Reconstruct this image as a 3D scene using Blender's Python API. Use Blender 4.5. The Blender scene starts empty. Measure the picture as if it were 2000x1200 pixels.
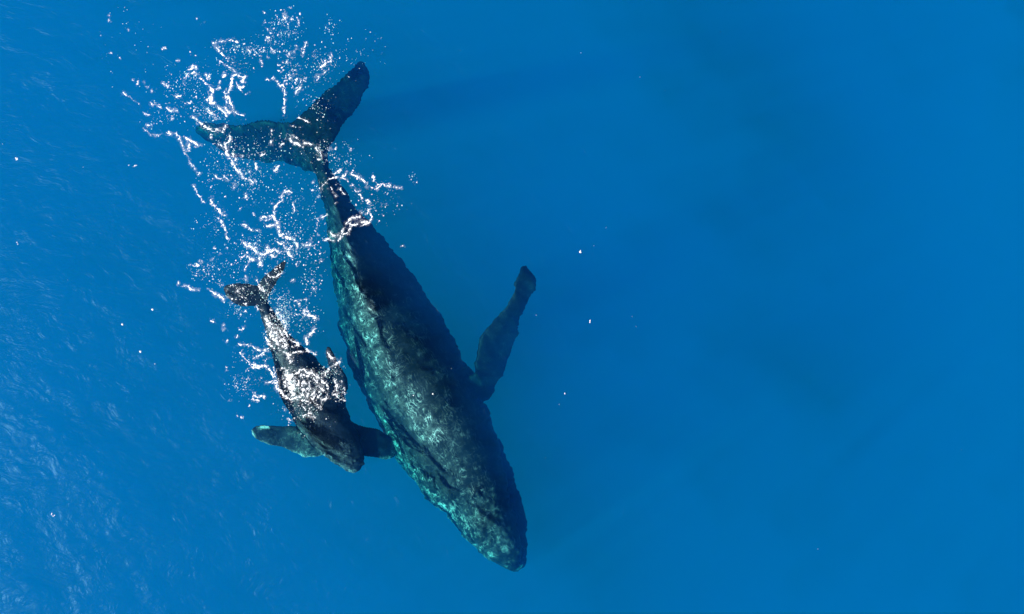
import bpy, math, os
import numpy as np
from mathutils import Vector

# ------------------------------------------------------------------ camera, sky, sun, exposure
S = bpy.context.scene
COL = S.collection
CAM_H = 30.0
cam = bpy.data.objects.new('camera', bpy.data.cameras.new('camera'))
COL.objects.link(cam)
cam.location = (0, 0, CAM_H)
cam.data.sensor_width = 36
cam.data.lens = 36
cam.data.clip_end = 9000
S.camera = cam

SUN_EL = math.radians(42)
SUN_AZ = math.radians(203)              # where the sun stands, counter-clockwise from +x
w = bpy.data.worlds.new('World')
S.world = w
w.use_nodes = True
sky = w.node_tree.nodes.new('ShaderNodeTexSky')
sky.sky_type = 'NISHITA'
sky.sun_disc = False
sky.sun_elevation = SUN_EL
sky.sun_rotation = math.radians(90) - SUN_AZ
w.node_tree.links.new(sky.outputs[0], w.node_tree.nodes['Background'].inputs[0])
w.node_tree.nodes['Background'].inputs[1].default_value = 0.10
sl = bpy.data.lights.new('sun', 'SUN')
sl.energy = 5.0
sl.angle = math.radians(0.5)
sl.color = (1.0, 0.96, 0.9)
so = bpy.data.objects.new('sun', sl)
COL.objects.link(so)
sd = Vector((math.cos(SUN_AZ) * math.cos(SUN_EL), math.sin(SUN_AZ) * math.cos(SUN_EL), math.sin(SUN_EL)))
so.rotation_euler = (-sd).to_track_quat('-Z', 'Y').to_euler()
S.view_settings.view_transform = 'Standard'
S.view_settings.look = 'None'
S.view_settings.gamma = 1
S.view_settings.exposure = 0.72
S.cycles.use_denoising = True
S.cycles.max_bounces = 14
S.cycles.volume_bounces = 8
S.cycles.transparent_max_bounces = 24
S.cycles.sample_clamp_indirect = 6

# ------------------------------------------------------------------ helpers
def P(px, py, z):
    """A point of the photograph's 2000 x 1200 frame at height z -> world x, y, z."""
    k = (CAM_H - z) / 2000.0
    return ((px - 1000) * k, (600 - py) * k, z)

class Noise:
    """Smooth value noise on a tiled lattice, vectorised."""
    def __init__(self, seed, n=256):
        self.n = n
        self.g = np.random.RandomState(seed).uniform(-1, 1, (n, n))
    def __call__(self, x, y):
        x = np.asarray(x, float); y = np.asarray(y, float)
        i = np.floor(x).astype(int); j = np.floor(y).astype(int)
        fx = x - i; fy = y - j
        fx = fx * fx * fx * (fx * (fx * 6 - 15) + 10); fy = fy * fy * fy * (fy * (fy * 6 - 15) + 10)
        n = self.n; g = self.g
        a = g[i % n, j % n]; b = g[(i + 1) % n, j % n]; c = g[i % n, (j + 1) % n]; d = g[(i + 1) % n, (j + 1) % n]
        return (a * (1 - fx) + b * fx) * (1 - fy) + (c * (1 - fx) + d * fx) * fy
    def fbm(self, x, y, o=3, gain=.5):
        s = 0; a = 1
        for k in range(o):
            s = s + a * self(x * 2 ** k + 17.3 * k, y * 2 ** k - 9.1 * k); a *= gain
        return s
NA, NB, NC, ND = Noise(1), Noise(2), Noise(3), Noise(4)

def waves(x, y):
    """Height of the sea surface."""
    x = np.asarray(x, float); y = np.asarray(y, float)
    ca, sa = math.cos(math.radians(-38)), math.sin(math.radians(-38))
    u = ca * x + sa * y; v = -sa * x + ca * y          # u runs along the crests
    h = 0.22 * NA(u * .055 + 3, v * .10 + 7)            # long swell
    sx, sy = math.cos(SUN_AZ), math.sin(SUN_AZ)          # one broad swell face leaning away from the sun
    for cx, cy, lx, ly, a in ((5.0, 5.0, 5.0, 7.0, .052), (12.0, 2.0, 4.0, 6.0, -.03), (7.5, -5.0, 4.0, 3.6, .03), (2.0, 7.0, 2.2, 2.5, -.02)):
        qx, qy = x - cx, y - cy
        h += a * (qx * sx + qy * sy) * np.exp(-(qx / lx) ** 2 - ((qy + .35 * qx) / ly) ** 2)
    h += 0.036 * NB.fbm(u * .28, v * .52, 2)
    h += 0.016 * NC.fbm(u * .9 + .3 * NA(x, y), v * 1.7, 3, .45)
    return h

def new_mesh(name, verts, faces, mat, smooth=True, parent=None):
    me = bpy.data.meshes.new(name)
    verts = np.asarray(verts, dtype=np.float32); faces = np.asarray(faces, dtype=np.int32)
    me.vertices.add(len(verts)); me.vertices.foreach_set('co', verts.ravel())
    n, k = faces.shape
    me.loops.add(n * k); me.loops.foreach_set('vertex_index', faces.ravel())
    me.polygons.add(n)
    me.polygons.foreach_set('loop_start', np.arange(0, n * k, k, dtype=np.int32))
    me.polygons.foreach_set('use_smooth', np.full(n, smooth))
    me.update(calc_edges=True); me.validate()
    me.materials.append(mat)
    o = bpy.data.objects.new(name, me)
    COL.objects.link(o)
    if parent: o.parent = parent
    return o

def tag(o, label=None, cat=None, kind=None, group=None):
    if label: o['label'] = label
    if cat: o['category'] = cat
    if kind: o['kind'] = kind
    if group: o['group'] = group
    return o

class MT:
    """Small node-tree builder."""
    def __init__(self, name):
        self.m = bpy.data.materials.new(name); self.m.use_nodes = True
        self.t = self.m.node_tree; self.t.nodes.clear()
    def n(self, typ, **kw):
        nd = self.t.nodes.new(typ)
        ins = kw.pop('ins', {})
        for k, v in kw.items(): setattr(nd, k, v)
        for k, v in ins.items():
            if hasattr(v, 'is_output') : self.t.links.new(v, nd.inputs[k])
            else: nd.inputs[k].default_value = v
        return nd
    def math(self, op, a, b=0.0, c=None, clamp=False):
        d = {0: a, 1: b}
        if c is not None: d[2] = c
        nd = self.n('ShaderNodeMath', operation=op, ins=d); nd.use_clamp = clamp
        return nd.outputs[0]
    def ramp(self, fac, a, b, ca=0.0, cb=1.0):
        return self.n('ShaderNodeMapRange', ins={0: fac, 1: a, 2: b, 3: ca, 4: cb}).outputs[0]
    def mix(self, fac, a, b):
        nd = self.n('ShaderNodeMix', data_type='RGBA')
        for s, v in ((nd.inputs[0], fac), (nd.inputs[6], a), (nd.inputs[7], b)):
            if hasattr(v, 'is_output'): self.t.links.new(v, s)
            else: s.default_value = v
        return nd.outputs[2]

# ------------------------------------------------------------------ sea water: surface + body of water
def water_material():
    M = MT('sea_water')
    geo = M.n('ShaderNodeNewGeometry').outputs['Position']
    mp = M.n('ShaderNodeMapping', ins={0: geo, 2: (0, 0, math.radians(38)), 3: (1, 1.8, 1)}).outputs[0]
    n1 = M.n('ShaderNodeTexNoise', ins={0: mp, 2: 1.1, 3: 3.5, 4: .55, 8: 1.8}).outputs[0]
    vor = M.n('ShaderNodeTexNoise', ins={0: geo, 2: 7.0, 3: 2.0, 4: .5}).outputs[0]
    hh = M.math('ADD', M.math('MULTIPLY', n1, 1.0), M.math('MULTIPLY', vor, .10))
    bump = M.n('ShaderNodeBump', ins={0: 1.0, 1: BUMP, 'Height': hh}).outputs[0]
    soft = M.n('ShaderNodeBump', ins={0: 1.0, 1: .010, 'Height': n1}).outputs[0]
    fr = M.n('ShaderNodeFresnel', ins={0: IOR, 1: soft}).outputs[0]
    gl = M.n('ShaderNodeBsdfGlossy', ins={'Color': (.06, .14, .19, 1), 'Roughness': .30, 'Normal': bump}).outputs[0]
    tr = M.n('ShaderNodeBsdfTransparent').outputs[0]
    mx = M.n('ShaderNodeMixShader', ins={0: fr, 1: tr, 2: gl}).outputs[0]
    out = M.n('ShaderNodeOutputMaterial')
    M.t.links.new(mx, out.inputs['Surface'])
    sc = M.n('ShaderNodeVolumeScatter', ins={'Color': SCAT + (1,), 'Density': 1.0}).outputs[0]
    ab = M.n('ShaderNodeVolumeAbsorption', ins={'Color': tuple(1 - a for a in ABSO) + (1,), 'Density': 1.0}).outputs[0]
    ad = M.n('ShaderNodeAddShader', ins={0: sc, 1: ab}).outputs[0]
    M.t.links.new(ad, out.inputs['Volume'])
    return M.m
IOR = 1.27
BUMP = 0.055
SCAT = (.0004, .031, .125)
ABSO = (1.0, .0405, .0345)
def axis_coords(core, step, far):
    c = list(np.arange(-core, core + step / 2, step))
    s = step; p = c[-1]; o = []
    while p < far:
        s *= 1.35; p += s; o.append(p)
    return np.array([-q for q in reversed(o)] + c + o)
gx = axis_coords(17.0, 0.055, 3000); gy = axis_coords(10.6, 0.055, 3000)
XX, YY = np.meshgrid(gx, gy)
fade = np.clip((200 - np.hypot(XX, YY)) / 150, 0, 1)
ZZ = waves(XX, YY) * fade
nx, ny = len(gx), len(gy)
V = np.stack([XX.ravel(), YY.ravel(), ZZ.ravel()], 1)
I = np.arange(nx * ny).reshape(ny, nx)
F = np.stack([I[:-1, :-1], I[:-1, 1:], I[1:, 1:], I[1:, :-1]], -1).reshape(-1, 4)
ring = np.concatenate([I[0, :], I[1:, -1], I[-1, -2::-1], I[-2:0:-1, 0]])      # counter-clockwise
nb = len(V)
bot = V[ring].copy(); bot[:, 2] = -45
V = np.concatenate([V, bot, [[0, 0, -45]]])
k = np.arange(len(ring)); k2 = (k + 1) % len(ring)
side = np.stack([ring[k2], ring[k], nb + k, nb + k2], 1)
# bottom as a fan of quads (centre repeated would degenerate: two ring steps per quad)
ce = nb + len(ring)
me_f = [tuple(f) for f in side]
fan = [(int(nb + a), int(nb + (a - 1) % len(ring)), int(ce)) for a in k]
sea = bpy.data.meshes.new('water')
sea.from_pydata(V.tolist(), [], F.tolist() + me_f + fan)
sea.polygons.foreach_set('use_smooth', [True] * len(F) + [False] * (len(me_f) + len(fan)))
sea.materials.append(water_material())
water = bpy.data.objects.new('water', sea); COL.objects.link(water)
tag(water, kind='structure')

# ------------------------------------------------------------------ whales
def catmull(pts, n):
    pts = np.asarray(pts, float)
    m = len(pts)
    t = np.linspace(0, m - 1, n)
    i = np.clip(np.floor(t).astype(int), 0, m - 2); f = (t - i)[:, None]
    p0 = pts[np.clip(i - 1, 0, m - 1)]; p1 = pts[i]; p2 = pts[i + 1]; p3 = pts[np.clip(i + 2, 0, m - 1)]
    return .5 * ((2 * p1) + (-p0 + p2) * f + (2 * p0 - 5 * p1 + 4 * p2 - p3) * f ** 2 + (-p0 + 3 * p1 - 3 * p2 + p3) * f ** 3)

def grid_faces(r, c, wrap):
    J = np.arange(r * c).reshape(r, c)
    a = J[:-1]; b = J[1:]
    if wrap:
        return np.stack([a, np.roll(a, -1, 1), np.roll(b, -1, 1), b], -1).reshape(-1, 4).tolist()
    return np.stack([a[:, :-1], a[:, 1:], b[:, 1:], b[:, :-1]], -1).reshape(-1, 4).tolist()

def loft_body(st, n=160, m=48):
    """st rows: L(px,py) K(px,py) R(px,py) ztop zedge zbot exponent. Closed tube."""
    rows = []
    for Lx, Ly, Kx, Ky, Rx, Ry, zt, ze, zb, ex in st:
        rows.append(list(P(Lx, Ly, ze)) + list(P(Kx, Ky, zt)) + list(P(Rx, Ry, ze)) + [zb, ex])
    A = catmull(rows, n)
    V = []
    for r in A:
        L, K, R, zb, ex = r[0:3], r[3:6], r[6:9], r[9], r[10]
        e = 2.0 / ex
        for q in range(m):
            th = 2 * math.pi * q / m          # 0 = right edge, pi/2 = top, pi = left, 3pi/2 = bottom
            c, s = math.cos(th), math.sin(th)
            ee = e if s > 0 else 1.0
            cc = abs(c) ** ee; ss = abs(s) ** ee
            side_pt = R if c >= 0 else L
            xy = K[:2] + (side_pt[:2] - K[:2]) * cc
            if s <= 0:
                mid = (L[:2] + R[:2]) / 2
                xy = mid + (side_pt[:2] - mid) * cc
                z = side_pt[2] + (zb - side_pt[2]) * ss
            else:
                z = side_pt[2] + (K[2] - side_pt[2]) * ss
            V.append((xy[0], xy[1], z))
    f = grid_faces(n, m, True)
    f += [tuple(range(m - 1, -1, -1)), tuple(range((n - 1) * m, n * m))]
    return V, f

def loft_fin(st, th, n=60, m=20, camber=0.0):
    """st rows: trailing(px,py) leading(px,py) z_trailing z_leading; a blade with a lens section."""
    rows = []
    for ax, ay, bx, by, za, zb in st:
        rows.append(list(P(ax, ay, za)) + list(P(bx, by, zb)))
    A = catmull(rows, n)
    V = []
    for i, r in enumerate(A):
        t = i / (n - 1)
        a, b = r[:3], r[3:]
        chord = np.linalg.norm(b - a)
        for q in range(2 * m):
            if q < m: u = q / m; sgn = 1
            else: u = 2 - q / m; sgn = -1
            prof = (u * (1 - u) * 4) ** .6
            p = a + (b - a) * u
            hgt = .5 * (th * (1 - .6 * t) * min(1, chord / .5)) * prof * (.45 + .8 * u)
            V.append((p[0], p[1], p[2] + sgn * (hgt + .008) + camber * 4 * u * (1 - u) * math.sin(math.pi * min(1, t * .8 + .15))))
    f = grid_faces(n, 2 * m, True)
    f += [tuple(range(2 * m - 1, -1, -1)), tuple(range((n - 1) * 2 * m, n * 2 * m))]
    return V, f

def fuse(name, pieces, voxel, mat, smooth=3):
    V = []; F = []
    for v, f in pieces:
        b = len(V); V += [tuple(p) for p in v]; F += [tuple(i + b for i in q) for q in f]
    me = bpy.data.meshes.new(name); me.from_pydata(V, [], F)
    o = bpy.data.objects.new(name, me); COL.objects.link(o)
    md = o.modifiers.new('r', 'REMESH'); md.mode = 'VOXEL'; md.voxel_size = voxel
    if smooth:
        ms = o.modifiers.new('s', 'SMOOTH'); ms.iterations = smooth; ms.factor = .5
    dg = bpy.context.evaluated_depsgraph_get()
    m2 = bpy.data.meshes.new_from_object(o.evaluated_get(dg))
    o.modifiers.clear(); o.data = m2; bpy.data.meshes.remove(me)
    m2.name = name
    m2.materials.clear(); m2.materials.append(mat)
    m2.polygons.foreach_set('use_smooth', [True] * len(m2.polygons))
    return o

def get_co(me):
    a = np.empty(len(me.vertices) * 3, np.float32); me.vertices.foreach_get('co', a); return a.reshape(-1, 3).astype(float)
def get_no(me):
    a = np.empty(len(me.vertices) * 3, np.float32); me.vertices.foreach_get('normal', a); return a.reshape(-1, 3).astype(float)
def put_co(me, c):
    me.vertices.foreach_set('co', c.astype(np.float32).ravel()); me.update()

def seg_dist(px, py, poly):
    """Distance of points to a polyline, all in the same units."""
    best = np.full(np.shape(px), 1e9)
    poly = [tuple(p) for p in poly]
    if len(poly) == 1: poly = poly * 2
    for (ax, ay), (bx, by) in zip(poly[:-1], poly[1:]):
        dx, dy = bx - ax, by - ay; l2 = dx * dx + dy * dy + 1e-9
        t = np.clip(((px - ax) * dx + (py - ay) * dy) / l2, 0, 1)
        best = np.minimum(best, np.hypot(px - ax - t * dx, py - ay - t * dy))
    return best

def to_px(c):
    k = 2000.0 / (CAM_H - c[:, 2])
    return 1000 + c[:, 0] * k, 600 - c[:, 1] * k

SPEC = .06
def skin_material(name, base, pale, fs=1.0, white=1.0):
    M = MT(name)
    tc = M.n('ShaderNodeTexCoord').outputs['Object']
    mark = M.n('ShaderNodeAttribute', attribute_name='sun_and_pale').outputs['Fac']
    big = M.n('ShaderNodeTexNoise', ins={0: tc, 2: 1.1, 3: 6.0, 4: .65}).outputs[0]
    fine = M.n('ShaderNodeTexNoise', ins={0: tc, 2: 9.0, 3: 5.0, 4: .7}).outputs[0]
    # caustic light network painted into the skin colour as thin crooked pale lines
    warp = M.n('ShaderNodeTexNoise', ins={0: tc, 2: 1.7, 3: 4.0, 4: .62}).outputs[1]
    wv = M.n('ShaderNodeVectorMath', operation='MULTIPLY_ADD', ins={0: warp, 1: (.75, .75, .4), 2: tc}).outputs[0]
    mp = M.n('ShaderNodeMapping', vector_type='TEXTURE', ins={0: wv, 2: (0, 0, math.radians(-62)), 3: (1.5, .75, 1)}).outputs[0]
    def sm(v, w_, a_, b_): return M.n('ShaderNodeMapRange', interpolation_type='SMOOTHSTEP', ins={0: v, 1: 0.0, 2: w_, 3: a_, 4: b_}).outputs[0]
    e1 = sm(M.n('ShaderNodeTexVoronoi', feature='DISTANCE_TO_EDGE', ins={0: mp, 2: 2.6 * fs}).outputs[0], .06, 1.0, 0.0)
    e2 = sm(M.n('ShaderNodeTexVoronoi', feature='DISTANCE_TO_EDGE', ins={0: mp, 2: 5.6 * fs}).outputs[0], .065, .45, 0.0)
    broken = M.n('ShaderNodeTexNoise', ins={0: tc, 2: 4.0, 3: 3.0, 4: .6}).outputs[0]
    caustic_net = M.math('MULTIPLY', M.math('MAXIMUM', e1, e2), M.ramp(broken, .49, .62, 0, 1))
    wv2 = M.n('ShaderNodeVectorMath', operation='MULTIPLY_ADD', ins={0: warp, 1: (.40, .40, .2), 2: tc}).outputs[0]
    def caustic_hairs(deg, scale, w_, amt):
        st = M.n('ShaderNodeMapping', vector_type='TEXTURE', ins={0: wv2, 2: (0, 0, math.radians(deg)), 3: (1.0, .13, .4)}).outputs[0]
        sn = M.n('ShaderNodeTexNoise', ins={0: st, 2: scale * fs, 3: 2.0, 4: .5}).outputs[0]
        return sm(M.math('ABSOLUTE', M.math('SUBTRACT', sn, .5)), w_, amt, 0.0)
    patchy = M.n('ShaderNodeTexNoise', ins={0: tc, 2: 1.9, 3: 2.0, 4: .6}).outputs[0]
    along = M.math('MULTIPLY', caustic_hairs(-62, 1.6, .034, 1.0), M.ramp(patchy, .42, .56, 0, 1))
    across = M.math('MULTIPLY', caustic_hairs(24, 1.4, .020, .7), M.ramp(patchy, .40, .54, 1, 0))
    sun_streak = M.math('MULTIPLY', M.math('MAXIMUM', along, across), M.ramp(broken, .36, .56, 0, 1))  # light filaments, also painted into the colour
    lines = M.math('MAXIMUM', caustic_net, sun_streak)
    patch = M.ramp(M.math('ADD', big, M.math('MULTIPLY', fine, .25)), .60, .84, 0, 1)
    knob = M.n('ShaderNodeAttribute', attribute_name='knob').outputs['Fac']
    f1 = M.math('ADD', M.math('MULTIPLY', patch, M.ramp(mark, 0, .6, .02, .10)), M.math('MULTIPLY', lines, M.ramp(mark, 0, .6, .04, .9)), clamp=True)
    f2 = M.math('ADD', M.math('MULTIPLY', mark, M.ramp(fine, .42, .66, .004, .085 * white)), M.math('ADD', M.math('MULTIPLY', knob, .09), M.math('MULTIPLY', M.ramp(mark, 1.25, 1.6, 0, .5), M.ramp(fine, .38, .52, .1, 1))))  # painted sunlit underlay, pale knobs, white flipper edges
    col = M.mix(M.math('ADD', f1, f2, clamp=True), base + (1,), pale + (1,))
    hgt = M.math('ADD', M.math('MULTIPLY', fine, .6), M.math('MULTIPLY', big, .8))
    bump = M.n('ShaderNodeBump', ins={0: .05, 1: .01, 'Height': hgt}).outputs[0]
    bs = M.n('ShaderNodeBsdfPrincipled', ins={'Base Color': col, 'Roughness': .45, 'Normal': bump, 'Specular IOR Level': SPEC}).outputs[0]
    out = M.n('ShaderNodeOutputMaterial'); M.t.links.new(bs, out.inputs[0])
    return M.m

def finish_whale(o, ragged, amp, marks, bumps, mark_noise=1.0):
    """Lumps of the skin, uneven edges, knobs, and the 'sun_and_pale' attribute (painted sunlight on the back, pale skin)."""
    me = o.data; c = get_co(me); nrm = get_no(me)
    px, py = to_px(c)
    rim = np.clip((.55 - np.abs(nrm[:, 2])) / .4, 0, 1)      # 1 along the outline seen from above
    n1 = NB.fbm(c[:, 0] * 1.6 + c[:, 2], c[:, 1] * 1.6 - c[:, 2], 3, .45)
    n2 = NC.fbm(c[:, 0] * 7 + 2 * c[:, 2], c[:, 1] * 7, 2, .6)
    d = amp * (.35 * n1 + .12 * n2 * rim)
    h = np.zeros(len(c)); kb = np.zeros(len(c))
    for bx, by, r, hh in bumps:
        q = ((px - bx) ** 2 + (py - by) ** 2) / (r * r)
        e_ = np.where((nrm[:, 2] > -.2), np.exp(-q), 0)
        h += hh * e_
        if r < 4.5: kb = np.maximum(kb, e_ * (hh / .075))
    c = c + nrm * (d + h)[:, None]
    c[:, 2] += waves(c[:, 0], c[:, 1]) - .02
    # ragged, rippled rims: an in-plane wobble that grows with depth
    dep = np.clip((-c[:, 2]) / 1.2, .15, 1.1) * amp / .075
    c[:, 0] += dep * (.050 * NA.fbm(c[:, 0] * 2.2 + 5, c[:, 1] * 3.4, 2) + .024 * rim * NC(c[:, 0] * 7, c[:, 1] * 13 + 4))
    c[:, 1] += dep * (.045 * ND.fbm(c[:, 0] * 2.6 - 8, c[:, 1] * 3.0, 2) + .020 * rim * NB(c[:, 0] * 11 + 3, c[:, 1] * 10))
    if ragged:      # torn-looking trailing edge of the long flipper
        g = np.exp(-(seg_dist(px, py, ragged) / 40) ** 2) * (.35 + .65 * rim)
        c[:, 0] += g * .055 * np.sign(NA(py * .11, px * .03)) * np.abs(NA(py * .11, px * .03)) ** .6
        c[:, 1] += g * .050 * NC(py * .09 + 7, px * .12)
    put_co(me, c)
    mk = np.zeros(len(c))
    nn = .5 + .5 * ND.fbm(px * .09, py * .09, 3, .6)
    for pts, wdt, s in marks:
        dd = seg_dist(px, py, pts)
        mk = np.maximum(mk, s * np.exp(-(dd / wdt) ** 2) * (1 - mark_noise * .75 * np.clip(nn, 0, 1)))
    ak = me.attributes.new('knob', 'FLOAT', 'POINT'); ak.data.foreach_set('value', kb.astype(np.float32))
    at = me.attributes.new('sun_and_pale', 'FLOAT', 'POINT'); at.data.foreach_set('value', mk.astype(np.float32))

# --- mother
mother_body = [
 (600,316, 616,292, 640,284, -0.80,-0.96,-1.25,2.00),
 (612,338, 628,328, 640,312, -0.66,-1.02,-1.50,1.70),
 (620,362, 636,352, 648,345, -0.60,-1.05,-1.70,1.50),
 (625,388, 644,378, 668,368, -0.52,-1.08,-1.80,1.20),
 (631,415, 655,408, 692,402, -0.44,-1.19,-2.00,1.12),
 (637,455, 668,446, 722,436, -0.36,-1.25,-2.20,1.08),
 (642,505, 684,496, 752,476, -0.30,-1.32,-2.50,1.08),
 (648,552, 701,548, 784,515, -0.22,-1.35,-2.80,1.12),
 (655,605, 722,595, 818,560, -0.18,-1.43,-3.00,1.25),
 (666,662, 748,642, 850,604, -0.28,-1.65,-3.20,1.70),
 (684,712, 776,690, 878,648, -0.26,-1.69,-3.40,1.85),
 (700,758, 805,736, 904,698, -0.24,-1.68,-3.50,1.90),
 (722,803, 832,784, 928,744, -0.24,-1.68,-3.60,1.95),
 (748,850, 860,832, 948,790, -0.26,-1.69,-3.60,2.00),
 (775,897, 884,876, 962,832, -0.30,-1.65,-3.50,2.10),
 (802,935, 906,918, 974,868, -0.34,-1.58,-3.40,2.10),
 (834,974, 930,954, 981,905, -0.38,-1.46,-3.20,2.10),
 (866,1000, 948,990, 990,945, -0.42,-1.39,-2.90,2.10),
 (893,1035, 964,1024, 1000,985, -0.50,-1.32,-2.60,2.10),
 (918,1060, 980,1054, 1010,1025, -0.58,-1.25,-2.30,2.00),
 (948,1091, 994,1080, 1018,1062, -0.68,-1.19,-2.00,2.00),
 (976,1106, 1002,1100, 1020,1090, -0.82,-1.17,-1.70,2.00),
 (1000,1116, 1006,1114, 1012,1110, -1.05,-1.17,-1.40,2.00),
]
mother_jaw = [   # lower jaw, bulging on the shaded side of the head
 (930,880, 952,870, 976,862, -1.7,-2.0,-2.8,2.0),
 (940,915, 965,905, 988,893, -1.55,-2.0,-2.8,2.0),
 (950,950, 978,940, 1003,935, -1.45,-1.9,-2.7,2.0),
 (955,985, 990,975, 1016,968, -1.4,-1.85,-2.6,2.0),
 (965,1020, 1000,1010, 1025,1004, -1.35,-1.8,-2.4,2.0),
 (975,1055, 1008,1048, 1031,1044, -1.35,-1.7,-2.2,2.0),
 (985,1085, 1012,1082, 1032,1078, -1.35,-1.65,-2.0,2.0),
 (992,1104, 1012,1102, 1026,1104, -1.38,-1.6,-1.8,2.0),
 (1002,1120, 1008,1120, 1014,1120, -1.5,-1.55,-1.6,2.0),
]
mother_flipper = [
 (880,800, 870,740, -1.58,-1.23), (948,792, 922,733, -1.51,-0.99), (964,768, 930,703, -1.51,-0.87), (980,738, 934,680, -1.51,-0.81),
 (992,706, 938,660, -1.51,-0.75), (1006,674, 950,643, -1.48,-0.75), (1014,650, 966,625, -1.37,-0.72), (1017,626, 984,607, -1.24,-0.69),
 (1027,608, 992,590, -1.17,-0.66), (1034,594, 1000,578, -1.15,-0.65), (1040,580, 1004,562, -1.13,-0.65), (1047,564, 1008,546, -1.10,-0.65), (1049,548, 1014,532, -1.05,-0.67), (1044,534, 1022,522, -1.00,-0.70), (1036,524, 1030,518, -0.95,-0.75)]
mother_far_flipper = [   # the other flipper, below the body on the calf's side
 (800,850, 840,900, -2.6,-2.6), (770,835, 800,900, -2.8,-2.8), (755,850, 780,895, -3.0,-3.0), (752,870, 765,885, -3.1,-3.1)]
fluke_right = [
 (560,240, 612,335, -0.84,-0.73), (588,216, 640,288, -0.87,-0.79), (611,193, 660,256, -0.96,-0.88), (635,172, 680,231, -1.08,-1.00),
 (659,154, 697,206, -1.17,-1.12), (680,137, 708,186, -1.26,-1.24), (694,122, 719,160, -1.32,-1.33), (702,115, 718,138, -1.38,-1.39), (706,114, 711,120, -1.41,-1.42)]
fluke_left = [
 (600,240, 640,330, -0.85,-0.75), (566,234, 602,335, -0.85,-1.11), (545,233, 580,326, -0.94,-1.59), (515,232, 545,318, -1.06,-1.95), (485,240, 503,316, -1.26,-2.20),
 (460,243, 462,309, -1.47,-2.31), (430,238, 430,295, -1.68,-2.31), (402,237, 398,274, -1.93,-2.20), (386,244, 381,260, -2.09,-2.08)]
skin_m = skin_material('mother_skin', (.005, .013, .023), (.72, .73, .73))
mo = fuse('humpback_whale', [loft_body(mother_body), loft_body(mother_jaw, 80, 32), loft_fin(mother_flipper, .26),
                             loft_fin(fluke_right, .16), loft_fin(fluke_left, .16, camber=.10)], .032, skin_m)
rs = np.random.RandomState(5)
bumps = []
for k_ in range(70):                      # knobs on the head
    t = rs.uniform(0, 1); sgn = rs.uniform(-1, 1)
    cx = 925 + 78 * t + sgn * 42 * (1 - .55 * t) * .905; cy = 965 + 138 * t - sgn * 42 * (1 - .55 * t) * .425
    bumps.append((cx, cy, rs.uniform(2.2, 4.2), rs.uniform(.02, .05)))
bumps += [(925, 958, 9, .10), (936, 968, 5, .08), (920, 972, 5, .08), (728, 600, 9, .16), (722, 588, 7, .1)]
bumps += [(929, 966, 2.6, -.09), (934, 972, 2.6, -.09), (938, 961, 2.6, -.09), (943, 967, 2.6, -.09), (936, 955, 8, .05)]
bumps += [(940, 990 + 12 * i, 7, .05) for i in range(8)]
marks = [([(672,500),(690,562),(716,625)], 14, .9), ([(708,605),(738,690),(782,770),(840,845)], 22, 1.25), ([(716,625),(755,715),(800,785),(850,850)], 27, .6), ([(640,420),(652,510),(664,600)], 14, .55), ([(655,480),(664,560),(678,640),(700,730),(735,800)], 22, .32), ([(775,600),(840,720),(895,840)], 28, .12),  # sunlit streak, flank and fluke edge painted as pale skin
         ([(740,820),(800,920),(880,1005),(960,1095)], 18, .75), ([(850,850),(900,930),(960,1040),(995,1100)], 36, .34), ([(700,590),(690,540),(680,480)], 8, .6),
         ([(385,250),(420,280),(480,302),(575,318)], 15, .1)]
finish_whale(mo, [(990,660),(1010,600),(1030,530)], .075, marks, bumps)
mo.location.z = -.15
tag(mo, 'large dark adult humpback whale swimming just under the surface with sunlight lines painted on its left flank', 'whale')

# --- calf
calf_body = [
 (500,588, 510,582, 522,578, -0.28,-.32,-.45,2.0),
 (504,600, 513,597, 524,593, -0.24,-.36,-.6,1.8),
 (509,620, 521,615, 533,611, -0.19,-.42,-.7,1.6),
 (516,645, 531,639, 549,634, -0.16,-.48,-.8,1.6),
 (523,670, 542,662, 565,655, -0.14,-.55,-.95,1.7),
 (531,695, 555,688, 590,678, -0.12,-.6,-1.1,1.9),
 (537,718, 568,712, 616,702, -0.11,-.65,-1.2,2.0),
 (539,740, 580,736, 643,722, -0.10,-.7,-1.3,2.0),
 (544,765, 592,760, 662,742, -0.10,-.7,-1.35,2.1),
 (557,790, 605,785, 672,764, -0.12,-.7,-1.35,2.1),
 (571,813, 618,808, 675,788, -0.15,-.7,-1.3,2.1),
 (584,838, 632,828, 682,815, -0.18,-.7,-1.25,2.1),
 (602,864, 647,850, 694,840, -0.24,-.68,-1.15,2.1),
 (627,886, 661,874, 704,864, -0.30,-.65,-1.05,2.1),
 (648,901, 673,892, 709,885, -0.36,-.62,-.95,2.0),
 (665,914, 682,907, 708,904, -0.42,-.6,-.85,2.0),
 (678,922, 688,918, 702,916, -0.48,-.58,-.75,2.0),
 (688,925, 691,924, 695,923, -0.56,-.55,-.6,2.0)]
calf_flip_l = [
 (640,830, 660,885, -.7,-.75), (603,834, 632,889, -.62,-.7), (580,832, 597,893, -.6,-.66), (560,831, 578,885, -.6,-.64), (536,830, 555,876, -.6,-.62),
 (511,829, 524,869, -.58,-.6), (498,833, 503,861, -.56,-.58), (491,840, 492,850, -.56,-.56)]
calf_flip_r = [
 (660,815, 680,885, -.7,-.8), (682,822, 704,890, -.75,-.85), (702,831, 722,893, -.8,-.9), (722,835, 742,895, -.9,-.95), (742,839, 757,897, -1.0,-1.0),
 (760,850, 768,893, -1.15,-1.1), (770,865, 772,882, -1.25,-1.2)]
calf_fl_r = [(492,566, 512,600, -.25,-.24), (504,552, 522,586, -.22,-.22), (516,538, 534,563, -.2,-.2), (528,526, 545,545, -.17,-.18), (543,514, 554,527, -.14,-.16), (554,507, 559,511, -.12,-.13)]
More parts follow.
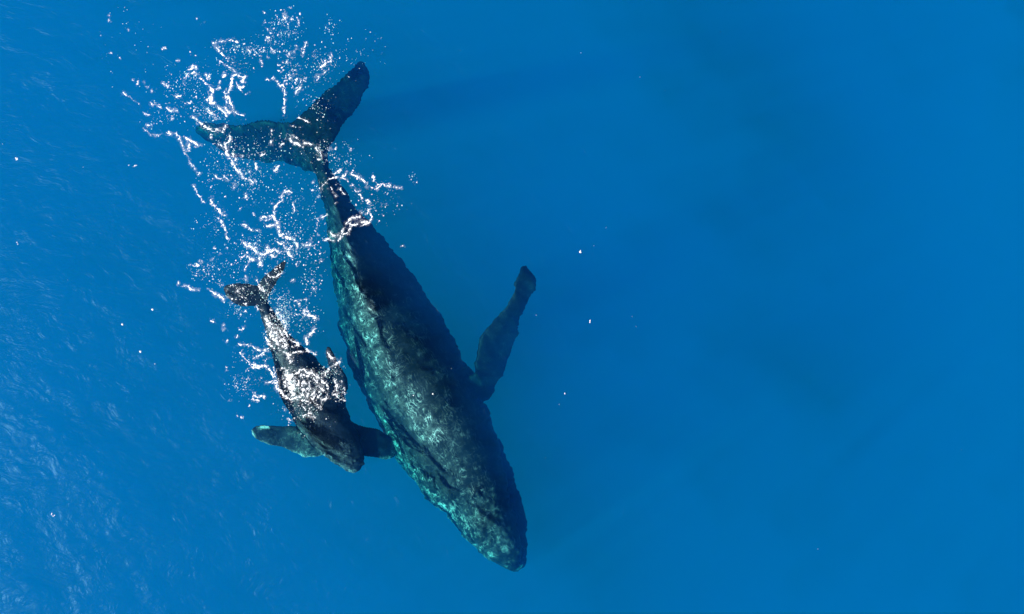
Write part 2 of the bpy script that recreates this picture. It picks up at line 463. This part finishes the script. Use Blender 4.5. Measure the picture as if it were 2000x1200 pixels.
calf_fl_l = [(515,560, 520,592, -.24,-.24), (498,557, 503,596, -.22,-.24), (480,555, 484,598, -.2,-.24), (459,554, 461,594, -.18,-.22), (443,557, 446,582, -.17,-.2), (436,562, 437,568, -.17,-.18)]
calf_side_fin = [(645,775, 678,770, -.5,-.6), (646,745, 677,742, -.35,-.45), (643,722, 668,724, -.24,-.3), (638,704, 658,708, -.16,-.2), (636,690, 650,694, -.12,-.14), (637,678, 643,681, -.1,-.1)]
skin_c = skin_material('calf_skin', (.008, .015, .034), (.60, .64, .64), 1.8, 2.6)
ca = fuse('humpback_calf', [loft_body(calf_body, 120, 40), loft_fin(calf_flip_l, .12), loft_fin(calf_flip_r, .12), loft_fin(calf_fl_r, .07),
                            loft_fin(calf_fl_l, .07), loft_fin(calf_side_fin, .16)], .018, skin_c, 2)
bumps = []
for k_ in range(34):
    t = rs.uniform(0, 1); sgn = rs.uniform(-1, 1)
    bumps.append((650 + 38 * t + sgn * 22, 868 + 50 * t - sgn * 9, rs.uniform(1.6, 3.0), rs.uniform(.02, .04)))
marks = [([(492,842),(500,861),(524,871),(556,878)], 3.5, 2.1), ([(556,878),(580,886),(597,894),(631,890)], 4.0, 2.4), ([(505,834),(522,834)], 3.5, 2.5),
         ([(742,896),(757,898),(768,892)], 4, 2.6), ([(765,865),(768,892)], 3.5, 2.2), ([(655,895),(672,912),(690,920)], 9, .7), ([(590,840),(680,905)], 24, .45), ([(515,850),(600,870)], 18, .12), ([(520,640),(560,720),(600,800)], 20, .4), ([(590,880),(620,885)], 12, .6)]
finish_whale(ca, None, .085, marks, bumps)
ca.location.z = -.06
tag(ca, 'small dark whale calf breaking the surface in white foam beside the large whale', 'whale')

# ------------------------------------------------------------------ foam
def foam_material():
    M = MT('foam')
    tc = M.n('ShaderNodeTexCoord').outputs['Object']
    nz = M.n('ShaderNodeTexNoise', ins={0: tc, 2: 30.0, 3: 3.0, 4: .6}).outputs[0]
    col = M.mix(nz, (.80, .84, .88, 1), (.93, .94, .95, 1))
    bump = M.n('ShaderNodeBump', ins={0: .5, 1: .01, 'Height': nz}).outputs[0]
    thick = M.n('ShaderNodeAttribute', attribute_name='thickness').outputs['Fac']
    froth = M.math('ADD', thick, M.math('MULTIPLY', M.math('SUBTRACT', nz, .5), .6))
    al = M.n('ShaderNodeMapRange', interpolation_type='SMOOTHSTEP', ins={0: froth, 1: .36, 2: .88, 3: 0.0, 4: 1.0}).outputs[0]
    veil = M.ramp(froth, .22, .44, 0.0, .11)
    al = M.math('MAXIMUM', al, veil)
    bs = M.n('ShaderNodeBsdfPrincipled', ins={'Base Color': col, 'Roughness': .6, 'Normal': bump, 'Alpha': al}).outputs[0]
    out = M.n('ShaderNodeOutputMaterial'); M.t.links.new(bs, out.inputs[0])
    return M.m
foam_mat = foam_material()
STROKES = []      # (points in photo px, width px, strength, roughness 0..1)
def add(view, items):
    ox, oy, k = view
    for it in items:
        pts, wd = it[0], it[1]
        st = it[2] if len(it) > 2 else 1.0
        ro = it[3] if len(it) > 3 else .45
        STROKES.append(([(ox + a / k, oy + b / k) for a, b in pts], wd / k, st, ro))
V1 = (200, 0, 3.3333); V2 = (300, 320, 3.3333); V3 = (400, 600, 3.334)
SP = .9       # spotted
add(V1, [
 ([(600,765),(650,810),(700,850),(740,858)],11), ([(740,858),(785,858),(800,830)],20,.95,SP), ([(555,900),(600,935),(635,950)],13,1,.8), ([(570,945),(570,990)],12),
 ([(490,880),(507,895)],11), ([(510,900),(530,950)],5), ([(532,965),(560,1020),(605,1100)],3.5,.8), ([(530,955)],10), ([(605,1107)],10), ([(628,1128)],10),
 ([(425,870),(452,876)],9), ([(278,842),(320,880),(400,888),(480,880)],3.5,.72), ([(325,883)],7), ([(365,885)],7), ([(330,680),(355,698),(385,705)],8), ([(430,705),(460,722),(495,732)],9),
 ([(290,745),(322,758)],6), ([(155,612),(172,630)],10), ([(175,632),(260,690)],3,.7), ([(400,545),(438,570)],5), ([(305,825),(330,818)],11,1,.7),
 ([(722,580),(720,630),(712,680)],16), ([(695,655),(720,682),(740,675)],12,.9,.7), ([(695,720),(720,745),(738,770)],9,1,.7), ([(740,590),(775,575)],6),
 ([(865,500),(850,555),(820,605)],15), ([(900,500),(938,510),(922,540)],15), ([(880,555),(912,596)],10,.95,.8), ([(945,615)],9), ([(890,570),(935,572)],7), ([(870,500),(900,495)],8),
 ([(805,620),(818,670)],9), ([(830,640),(845,680),(848,705)],13), ([(762,705),(800,725),(818,748)],8), ([(805,700),(830,730)],9), ([(860,735),(925,755)],7,1,.7), ([(810,490),(800,512)],11), ([(775,542)],12), ([(790,600),(810,615)],6),
 ([(740,290),(780,350),(825,395)],14,.95,SP), ([(780,272),(820,266),(860,270),(885,282)],9,.95,SP), ([(770,410),(870,470)],5,.8,SP),
 ([(580,465),(600,445),(625,450)],9,.9,SP), ([(610,482),(645,502)],8,.95,SP), ([(678,492),(700,512)],8), ([(540,530),(580,480)],8,.85,SP), ([(650,520),(700,560)],6,.85,SP),
 ([(945,325),(970,345)],8,1,.7), ([(990,330),(1028,370)],7,1,.8), ([(1038,400),(1046,432)],9,.95,SP), ([(1075,255),(1097,282)],6), ([(1103,322),(1112,340)],8), ([(1085,380)],6),
 ([(1078,190),(1105,220)],6,.9,SP), ([(1198,95),(1185,135)],9,.95,SP), ([(1222,50)],9), ([(1235,130)],8), ([(1280,120),(1285,160)],7,.9,SP), ([(1068,92)],6), ([(1060,153)],5),
 ([(1325,290),(1308,320),(1310,352)],12), ([(1246,350)],12), ([(1222,342),(1208,362)],5), ([(1270,325)],8), ([(1212,235)],8), ([(1245,226)],9), ([(1270,300)],6),
 ([(1152,425)],11), ([(1176,410)],8), ([(1200,405)],8), ([(1158,468)],12), ([(1222,490)],10), ([(1252,462)],8), ([(1250,492)],7), ([(1270,520)],7), ([(1190,530)],8), ([(1320,515)],7), ([(1215,515)],6),
 ([(1298,535),(1288,568),(1265,604)],10,1,.7), ([(1185,560),(1190,600),(1195,640),(1180,720),(1186,760)],8,.9,SP), ([(1070,518),(1130,520),(1150,560),(1180,590)],5,.9,.7),
 ([(1492,355),(1480,400),(1415,440)],10,.95,SP), ([(1405,495),(1388,535)],12,.95,.8), ([(1380,370)],5), ([(1450,460),(1440,480)],6,.9,SP),
 ([(1272,770),(1310,780),(1345,800)],8), ([(1285,830)],6), ([(1100,930)],17), ([(1105,848),(1105,868)],7), ([(1232,890),(1268,900)],6), ([(1230,918),(1280,945)],14), ([(1205,880)],7), ([(1180,912)],9), ([(1168,946),(1185,942)],6), ([(1310,932),(1365,942)],7),
 ([(1395,960),(1415,1012)],11), ([(1412,1032)],8), ([(1240,820)],8), ([(1300,955)],7), ([(1425,1025)],6),
 ([(835,890),(828,920),(800,950),(815,1000),(822,1030)],14,1,.6), ([(850,1008),(878,1030),(872,1050)],6), ([(845,1045),(868,1100),(900,1128)],7,1,.6), ([(770,945),(800,955)],8), ([(720,880),(710,900)],7),
 ([(905,1015)],6), ([(1052,1002),(1040,1020)],8), ([(1000,1070),(1006,1100)],8), ([(1145,1092),(1120,1115)],9), ([(740,1145),(772,1168)],7), ([(800,1150),(815,1165)],6), ([(940,1080)],7), ([(900,1120),(925,1160)],6,.9,.8), ([(935,1165),(980,1190)],7,1,.7),
 ([(1480,960)],8), ([(1515,970)],10), ([(1620,970)],10), ([(1490,968)],5),
 ([(60,120)],6), ([(65,150)],5), ([(68,358)],9), ([(122,390)],8), ([(417,320)],7), ([(500,403)],6), ([(665,165)],5), ([(630,127)],5), ([(182,205)],5), ([(208,527)],7), ([(243,553)],6), ([(305,570)],6), ([(285,547)],5), ([(330,605)],5),
 ([(185,1080)],5), ([(220,1086)],6), ([(465,775)],6), ([(560,670),(580,678)],6), ([(490,635),(512,642)],6),
])
add(V2, [
 ([(265,145),(290,200),(340,258)],8,1,.5), ([(378,235),(400,280),(440,310),(468,338)],12,1,.6), ([(425,355),(450,400),(482,440)],9,.95,.8), ([(478,470),(485,485)],14,.95,.8), ([(240,0),(272,40)],4), ([(297,60)],8),
 ([(510,0),(545,45)],7), ([(412,80),(440,100)],7), ([(465,85),(490,110)],7), ([(525,140),(528,155)],9,1,.7), ([(600,205),(605,222)],12,1,.7), ([(630,60)],7), ([(620,108)],6), ([(570,75)],9,1,.8), ([(655,110)],7),
 ([(885,180),(850,190),(830,215)],9), ([(832,242),(790,285),(785,335)],6), ([(903,255),(915,302)],9,1,.5), ([(655,335)],9), ([(770,262)],6), ([(570,296)],6),
 ([(700,362),(715,345),(745,348),(780,350),(805,382),(812,430),(825,462)],11,1,.6), ([(735,405),(760,410),(795,400)],10,1,.6), ([(722,372),(760,365)],8,.8,.8),
 ([(840,460),(900,490),(935,518),(932,555)],20,1,.8), ([(800,500),(830,520)],13,1,.7), ([(860,545),(880,590),(905,612)],18,1,.75), ([(840,480),(880,470)],12,.9,.8), ([(880,550),(905,545)],10),
 ([(740,545),(745,580),(720,600)],12,1,.7), ([(750,570),(800,565),(815,580)],18,1,.75), ([(765,600),(800,595)],14,1,.8), ([(588,515),(640,535),(680,580),(722,600)],14,1,.65), ([(690,610),(700,660)],14,.95,.8),
 ([(570,605),(600,600),(630,625),(665,630)],9,.95,.7), ([(600,670),(600,690)],8), ([(605,735),(608,755)],8,.9,.8), ([(618,650),(625,640)],8),
 ([(583,390),(603,402)],9), ([(620,420),(690,440)],5,.85,.8), ([(965,540),(1020,518)],9), ([(1045,530)],7), ([(1020,490)],8), ([(660,465),(690,500)],5,.85,SP),
 ([(1098,348),(1128,338)],9), ([(1075,360),(1063,410)],4,.9), ([(1067,460)],7), ([(1092,626)],10), ([(930,650)],11,1,.7), ([(905,762)],13,1,.6), ([(1045,815)],11), ([(1038,750)],12,1,.6), ([(985,752)],6),
 ([(1085,175),(1105,140),(1125,120)],6,.95,.7), ([(1130,108),(1160,92),(1230,85),(1265,112)],7), ([(1230,82),(1260,50)],5), ([(1170,65),(1210,45)],9), ([(1290,65),(1340,90),(1372,120)],9,1,.6), ([(1290,140),(1320,185)],9,1,.5), ([(1345,195),(1360,228)],10,1,.7), ([(1385,235),(1400,250),(1412,272)],13,.95,.8),
 ([(1412,300),(1385,325)],8), ([(1415,320),(1420,350),(1400,380),(1355,400)],10,1,.6), ([(1350,378),(1400,380)],7), ([(1340,352),(1290,355),(1250,392),(1300,400),(1325,392)],11,1,.5), ([(1292,412),(1270,450),(1225,470),(1200,502)],8,1,.5), ([(1240,425),(1220,465)],9), ([(1150,450),(1175,468),(1202,460)],11,1,.6), ([(1112,498),(1145,485),(1165,500)],8), ([(1345,300),(1352,320)],6,.9,.8),
 ([(1420,150),(1450,160),(1490,132),(1540,142)],7,1,.5), ([(1455,135),(1490,128)],5), ([(1565,152),(1612,160)],5,.95,.8), ([(1430,85)],8), ([(1435,100)],6), ([(1145,155),(1172,182)],6), ([(1210,165),(1238,192)],8), ([(1182,208)],9), ([(1066,215)],11), ([(1042,115)],7), ([(1040,175)],7,.9,.8), ([(1190,250)],5), ([(1485,265)],8), ([(1510,258)],6), ([(1380,150)],6), ([(1335,175)],7),
 ([(735,715),(755,735),(790,740),(840,710)],5,1,.5), ([(735,745),(745,790)],4,.8,.9), ([(668,745),(680,775),(700,810)],7,.95,.85), ([(690,780),(720,830)],8,.9,.9), ([(800,690)],6),
 ([(162,780)],9), ([(195,795),(240,812),(300,830)],6,.95,.4), ([(265,825),(298,828)],9), ([(365,815),(395,845)],5), ([(395,845),(420,860),(455,884)],9,1,.5), ([(505,910)],12), ([(440,785)],7), ([(470,820)],6),
 ([(665,0),(672,32)],10), ([(790,52),(815,32)],9), ([(925,895),(945,922)],7), ([(950,885),(988,882)],8), ([(980,960),(1000,990),(1055,1002)],15,.95,.85), ([(1045,1065),(1030,1105)],9), ([(1030,1105),(985,1140),(995,1170)],12), ([(560,1085),(590,1068)],6), ([(545,1110),(542,1130)],7), ([(372,1015),(385,1030)],8), ([(456,1050)],6), ([(455,1078)],7), ([(597,912),(610,905)],7,.9,.8), ([(700,955)],7), ([(595,960)],5),
 ([(560,1170),(620,1175),(650,1195)],9), ([(1620,532)],6), ([(430,585)],5), ([(402,548)],4), ([(235,660)],6), ([(255,665),(280,655)],6,.9,.7), ([(305,635)],7), ([(385,625)],6),
 ([(480,870),(540,880)],7,.8,SP), ([(540,830),(580,815)],8,.8,SP), ([(560,860),(600,880)],9,.8,SP), ([(500,790),(540,800)],7,.8,SP),
])
add(V3, [
 ([(648,15),(675,55),(718,70)],15,.95,.8), ([(712,135),(705,165),(680,185),(655,205),(665,235)],12,1,.5), ([(225,240),(290,243),(320,265),(370,283),(415,275)],10,1,.6), ([(240,292),(260,330),(290,362)],10,1,.55), ([(320,340),(345,320),(385,290)],10,1,.6),
 ([(305,375),(350,385),(390,380),(425,415),(445,460)],11,1,.6), ([(305,395),(345,395)],7), ([(390,490),(440,485),(465,495)],9,1,.7), ([(145,222)],9), ([(140,405)],10,1,.7), ([(120,140)],6), ([(50,95)],8), ([(210,190)],9), ([(235,150),(255,140)],6), ([(283,465)],8), ([(365,462)],9,.9,.8),
 ([(310,550),(345,590),(380,580)],13,.95,SP), ([(320,600),(355,610)],9,.9,SP), ([(300,640)],6), ([(222,698)],5), ([(250,720)],6), ([(525,672)],8,.9,.8), ([(170,612)],6), ([(580,728)],6), ([(550,728)],6),
 ([(575,225),(610,245),(580,262)],12,1,.7), ([(525,300),(555,310),(590,300),(640,290)],12,1,.6), ([(545,310),(555,352)],13,1,.7), ([(490,280),(540,300)],14,.9,SP), ([(660,280),(690,292),(720,305)],8,.95,SP), ([(650,265)],7),
 ([(800,302),(818,318),(838,330)],15,1,.2), ([(765,435),(800,412),(830,385),(880,352)],13,.85,1.0), ([(845,480),(860,510),(858,545)],11,1,.6), ([(835,575),(862,578),(868,560)],6), ([(910,520)],8), ([(905,560)],7), ([(880,610),(912,610)],6), ([(888,490)],6), ([(780,445)],6),
 ([(395,75),(420,150),(440,200),(470,240)],20,.95,SP), ([(430,110),(470,190),(520,240)],20,.9,SP), ([(400,200),(440,270)],14,.9,SP), ([(470,30),(510,100),(540,200)],13,.75,1.0), ([(340,0),(350,15)],8), ([(480,140),(530,230)],16,.85,1.0),
 ([(535,440),(555,500),(575,560)],46,1.1,.6), ([(560,470),(640,520),(700,580)],110,.60,.95), ([(410,90),(450,190),(520,260)],50,.60,.95), ([(500,400),(540,440),(520,520)],22,.85,SP), ([(560,450),(620,408),(700,430)],18,1,.75), ([(620,440),(700,460),(770,540)],14,.9,SP), ([(700,430),(760,470),(800,520),(798,580),(760,620)],14,.9,SP),
 ([(470,520),(500,570),(560,600),(640,575)],18,1,.75), ([(640,650),(680,680),(690,700)],11,.95,SP), ([(720,630),(760,650)],12,.95,SP), ([(600,500),(650,560)],14,.85,SP), ([(640,700),(720,715)],7,.8,SP), ([(450,400),(455,450),(480,500)],10,.9,.8), ([(600,600),(680,620)],10,.85,SP), ([(740,580),(760,620)],10,.9,SP),
])
# speckle clouds: (view, centre, radii, count, max speck px)
CLOUDS = [
 (V1,(1180,190),(110,120),170,2.0),(V1,(950,320),(230,70),190,1.7),(V1,(1240,490),(80,130),130,2.6),(V1,(630,540),(130,130),110,1.6),(V1,(150,220),(200,260),26,1.2),(V1,(680,740),(160,80),170,1.5),
 (V1,(1430,430),(120,150),120,1.8),(V1,(1380,670),(130,110),70,1.4),(V1,(1500,180),(60,90),30,1.2),(V1,(1080,950),(260,90),110,1.5),(V1,(900,1110),(260,100),170,1.7),(V1,(1570,1050),(130,120),90,1.9),(V1,(1620,360),(130,100),45,1.0),
 (V1,(480,600),(200,150),80,1.3),(V1,(870,440),(110,60),80,1.3),(V1,(800,960),(140,120),90,1.5),(V1,(1440,980),(80,90),90,1.6),(V1,(400,780),(130,50),40,1.2),
 (V2,(600,130),(190,120),160,1.7),(V2,(880,330),(190,230),170,1.6),(V2,(650,560),(170,110),190,1.8),(V2,(290,700),(100,70),55,1.6),(V2,(580,830),(130,70),110,1.5),(V2,(1010,720),(90,250),150,1.7),(V2,(850,960),(70,130),190,1.3),
 (V2,(1420,240),(150,170),130,1.8),(V2,(540,950),(80,60),70,1.4),(V2,(400,400),(160,130),70,1.4),(V2,(450,700),(200,110),90,1.3),(V2,(740,840),(60,90),100,1.4),(V2,(1010,1010),(90,90),80,1.5),(V2,(1690,90),(25,45),16,1.1),
 (V2,(1060,200),(60,170),50,1.5),(V2,(780,700),(60,60),50,1.4),(V2,(900,540),(100,110),150,1.6),
 (V3,(500,110),(70,150),330,1.5),(V3,(220,520),(80,90),80,1.6),(V3,(640,560),(170,160),420,1.5),(V3,(430,200),(60,150),200,1.6),(V3,(880,560),(50,90),50,1.7),(V3,(800,420),(80,50),110,1.2),(V3,(300,330),(110,80),50,1.6),(V3,(350,470),(130,90),60,1.6),(V3,(690,680),(60,50),60,1.4),
]
LONE = [(1133,491,2.5),(1184,445,1.2),(1152,629,2.2),(1103,770,1.7),(35,313,3.2),(8,283,1.4),(240,634,2.4),(298,605,2.4),(275,687,2.6),(103,1005,2.6),(107,1008,1.8),(36,474,2.0),(254,324,1.2),(266,325,1.5),(166,328,1.2),(303,711,1.0),
        (134,548,.9),(61,477,1.0),(1093,790,.9),(1067,895,.9),(1235,618,.9),(1243,637,.9),(786,480,1.4),(775,366,1.2),(1160,480,.9),(1600,1075,.8),(1883,880,.8),(1300,175,.8),(1250,150,.8),(1410,60,.8),(900,100,.8),(1135,103,.8),
        (845,770,1.8),(807,773,1.4),(880,722,1.2),(1047,617,1.2),(476,816,1.3),(466,813,1.0)]
STEP_PX = .75
x0, x1, y0, y1 = 190, 850, 0, 960
cols = int((x1 - x0) / STEP_PX) + 1; rws = int((y1 - y0) / STEP_PX) + 1
PX, PY = np.meshgrid(x0 + np.arange(cols) * STEP_PX, y0 + np.arange(rws) * STEP_PX)
wx = PX + 2.2 * NA.fbm(PX * .11, PY * .11, 2) + .9 * NB(PX * .45, PY * .45)
wy = PY + 2.2 * NC.fbm(PX * .11 + 9, PY * .11, 2) + .9 * ND(PX * .45, PY * .45)
spot = np.clip(.55 + .75 * NB.fbm(PX * .30, PY * .30, 3, .65), -.2, 1.4)
width_n = 1 + .55 * NC.fbm(PX * .12 + 40, PY * .12, 2)
field = np.zeros_like(PX); env = np.zeros_like(PX)
THR = .5
for pts, wd, st, ro in STROKES:
    xs = [p[0] for p in pts]; ys = [p[1] for p in pts]; pad = wd * 2.2 + 5
    c0 = max(0, int((min(xs) - pad - x0) / STEP_PX)); c1 = min(cols, int((max(xs) + pad - x0) / STEP_PX) + 2)
    r0 = max(0, int((min(ys) - pad - y0) / STEP_PX)); r1 = min(rws, int((max(ys) + pad - y0) / STEP_PX) + 2)
    if c1 <= c0 or r1 <= r0: continue
    sl_ = (slice(r0, r1), slice(c0, c1))
    d = seg_dist(wx[sl_], wy[sl_], pts)
    # the half width where the field crosses THR equals about wd*.5
    g = st * np.exp(-(d / (wd * .50 * np.clip(width_n[sl_], .4, 1.8))) ** 2)
    g = g * ((1 - ro) + ro * 1.25 * spot[sl_])
    field[sl_] = np.maximum(field[sl_], g)
    env[sl_] = np.maximum(env[sl_], min(1, st) * np.exp(-(d / (wd * .8 + 3.2)) ** 2))
# thin lace hanging between the strands
lace = 1 - np.abs(NA.fbm(wx * .085 + 3, wy * .085, 3, .55)) * 5.5
lace = np.maximum(lace, (1 - np.abs(NC.fbm(wx * .17 + 8, wy * .17 + 2, 2, .5)) * 5.0) * .85)
lace = np.clip(lace, 0, 1) * np.clip(.35 + .9 * (.5 + .5 * NB.fbm(PX * .25, PY * .25, 2)), 0, 1)
field = np.maximum(field, lace * np.clip(env * 1.25, 0, 1))
field = np.maximum(field, .40 * np.clip(env * 1.2, 0, 1) * np.clip(.55 + .8 * NB.fbm(PX * .05, PY * .05, 3, .6), 0, 1))
def splat(cx, cy, r, a, ang, el):
    pad = r * 3 + 2
    c0 = max(0, int((cx - pad - x0) / STEP_PX)); c1 = min(cols, int((cx + pad - x0) / STEP_PX) + 2)
    r0 = max(0, int((cy - pad - y0) / STEP_PX)); r1 = min(rws, int((cy + pad - y0) / STEP_PX) + 2)
    if c1 <= c0 or r1 <= r0: return
    sl_ = (slice(r0, r1), slice(c0, c1))
    dx = PX[sl_] - cx; dy = PY[sl_] - cy
    u = (dx * math.cos(ang) + dy * math.sin(ang)) / el; v = -dx * math.sin(ang) + dy * math.cos(ang)
    field[sl_] = np.maximum(field[sl_], a * np.exp(-(u * u + v * v) / (r * r)))
for (ox, oy, k_), (cx, cy), (rx, ry), cnt, mx_ in CLOUDS:
    ncl = max(4, cnt // 8)
    cc = rs.normal(0, .55, (ncl, 2))
    for q in range(int(cnt * .6)):
        b = cc[rs.randint(ncl)] + rs.normal(0, .22, 2)
        X_ = ox + (cx + rx * b[0]) / k_; Y_ = oy + (cy + ry * b[1]) / k_
        r = .5 + (mx_ - .5) * rs.uniform() ** 4
        splat(X_, Y_, r, rs.uniform(.45, 1.0), rs.uniform(0, math.pi), rs.uniform(1, 1.8))
for X_, Y_, r in LONE:
    if x0 < X_ < x1 and y0 < Y_ < y1: splat(X_, Y_, r * .8, 1.0, 1.0, 1.3)

REG = [('foam_wake', 'white foam streaks and droplets churned up around the tail flukes of the large whale', lambda X, Y: Y < 318),
       ('foam_wake', 'ring of white foam over the narrow tail stock of the large whale', lambda X, Y: (Y >= 318) & (Y < 480) & (X >= 590)),
       ('foam_wake', 'thick white foam patches and droplets behind the small calf tail', lambda X, Y: (Y >= 318) & (Y < 640) & ~((Y < 480) & (X >= 590))),
       ('foam_wake', 'white foam washing over the back of the calf', lambda X, Y: Y >= 640)]
BUB = []
for (ox, oy, k_), (cx, cy), (rx, ry), cnt, mx_ in CLOUDS:
    for q in range(int(cnt * .9)):
        b = rs.normal(0, .5, 2)
        BUB.append((ox + (cx + rx * b[0]) / k_, oy + (cy + ry * b[1]) / k_, .35 + .75 * rs.uniform() ** 3, -rs.uniform(.02, .35)))
BUB = np.array(BUB)
def build_foam(name, label, sel):
    mask = field > (THR - .32)
    cell = mask[:-1, :-1] | mask[1:, :-1] | mask[:-1, 1:] | mask[1:, 1:]
    cell &= sel(PX[:-1, :-1], PY[:-1, :-1])
    J = np.arange(cols * rws).reshape(rws, cols)
    f = np.stack([J[1:, :-1], J[1:, 1:], J[:-1, 1:], J[:-1, :-1]], -1)[cell]
    used, inv = np.unique(f.ravel(), return_inverse=True)
    kx = CAM_H / 2000.0
    X = (PX.ravel()[used] - 1000) * kx; Y = (600 - PY.ravel()[used]) * kx
    fl = field.ravel()[used]
    Z = waves(X, Y) + .004 + .012 * np.tanh(np.maximum(fl - THR, 0) * 4)
    VV = [np.stack([X, Y, Z], 1)]; FF = [inv.reshape(-1, 4)]; nb_ = len(X)
    for bx, by, br, bz in BUB[sel(BUB[:, 0], BUB[:, 1])]:       # bubbles just under the surface, octahedra
        x, y, _ = P(bx, by, bz); z = bz + float(waves(x, y)) * .0 + waves(x, y)
        q = br * .015; s2 = q * rs.uniform(.8, 1.6)
        VV.append(np.array([[x + q, y, z], [x, y + s2, z], [x - q, y, z], [x, y - s2, z], [x, y, z + q * .6], [x, y, z - q * .6]]))
        FF.append(np.array([[0, 1, 4, 4], [1, 2, 4, 4], [2, 3, 4, 4], [3, 0, 4, 4]]) + nb_); nb_ += 6
    tri = np.concatenate(FF[1:])[:, :3].tolist() if len(FF) > 1 else []
    me = bpy.data.meshes.new(name)
    me.from_pydata(np.concatenate(VV).tolist(), [], FF[0].tolist() + tri)
    me.polygons.foreach_set('use_smooth', [True] * len(me.polygons)); me.materials.append(foam_mat)
    th = np.ones(len(me.vertices), np.float32); th[:len(fl)] = np.clip(fl, 0, 1)
    at = me.attributes.new('thickness', 'FLOAT', 'POINT'); at.data.foreach_set('value', th)
    o = bpy.data.objects.new(name, me); COL.objects.link(o)
    tag(o, label, 'sea foam', 'stuff')
    return o
for nm, lb, fn in REG: build_foam(nm, lb, fn)

# lone flecks out on open water
V = []; F = []
for X_, Y_, r in LONE:
    if x0 < X_ < x1 and y0 < Y_ < y1: continue
    for q in range(1 if r < 1.5 else 3):
        x, y, _ = P(X_ + rs.normal(0, r * .5), Y_ + rs.normal(0, r * .6), 0)
        R_ = r * .015 * rs.uniform(.28, .48)
        b = len(V); z = float(waves(x, y))
        for a in range(9):
            th = 2 * math.pi * a / 9; rr = R_ * rs.uniform(.7, 1.3)
            V.append((x + rr * math.cos(th), y + rr * 1.4 * math.sin(th), z - .004))
        V.append((x, y, z + .012 + R_ * .3))
        F += [(b + a, b + (a + 1) % 9, b + 9) for a in range(9)]
fk = new_mesh('foam_flecks', V, F, foam_mat)
at = fk.data.attributes.new('thickness', 'FLOAT', 'POINT'); at.data.foreach_set('value', np.ones(len(fk.data.vertices), np.float32))
tag(fk, 'tiny white flecks of foam dotted over the open blue water', 'sea foam', 'stuff')
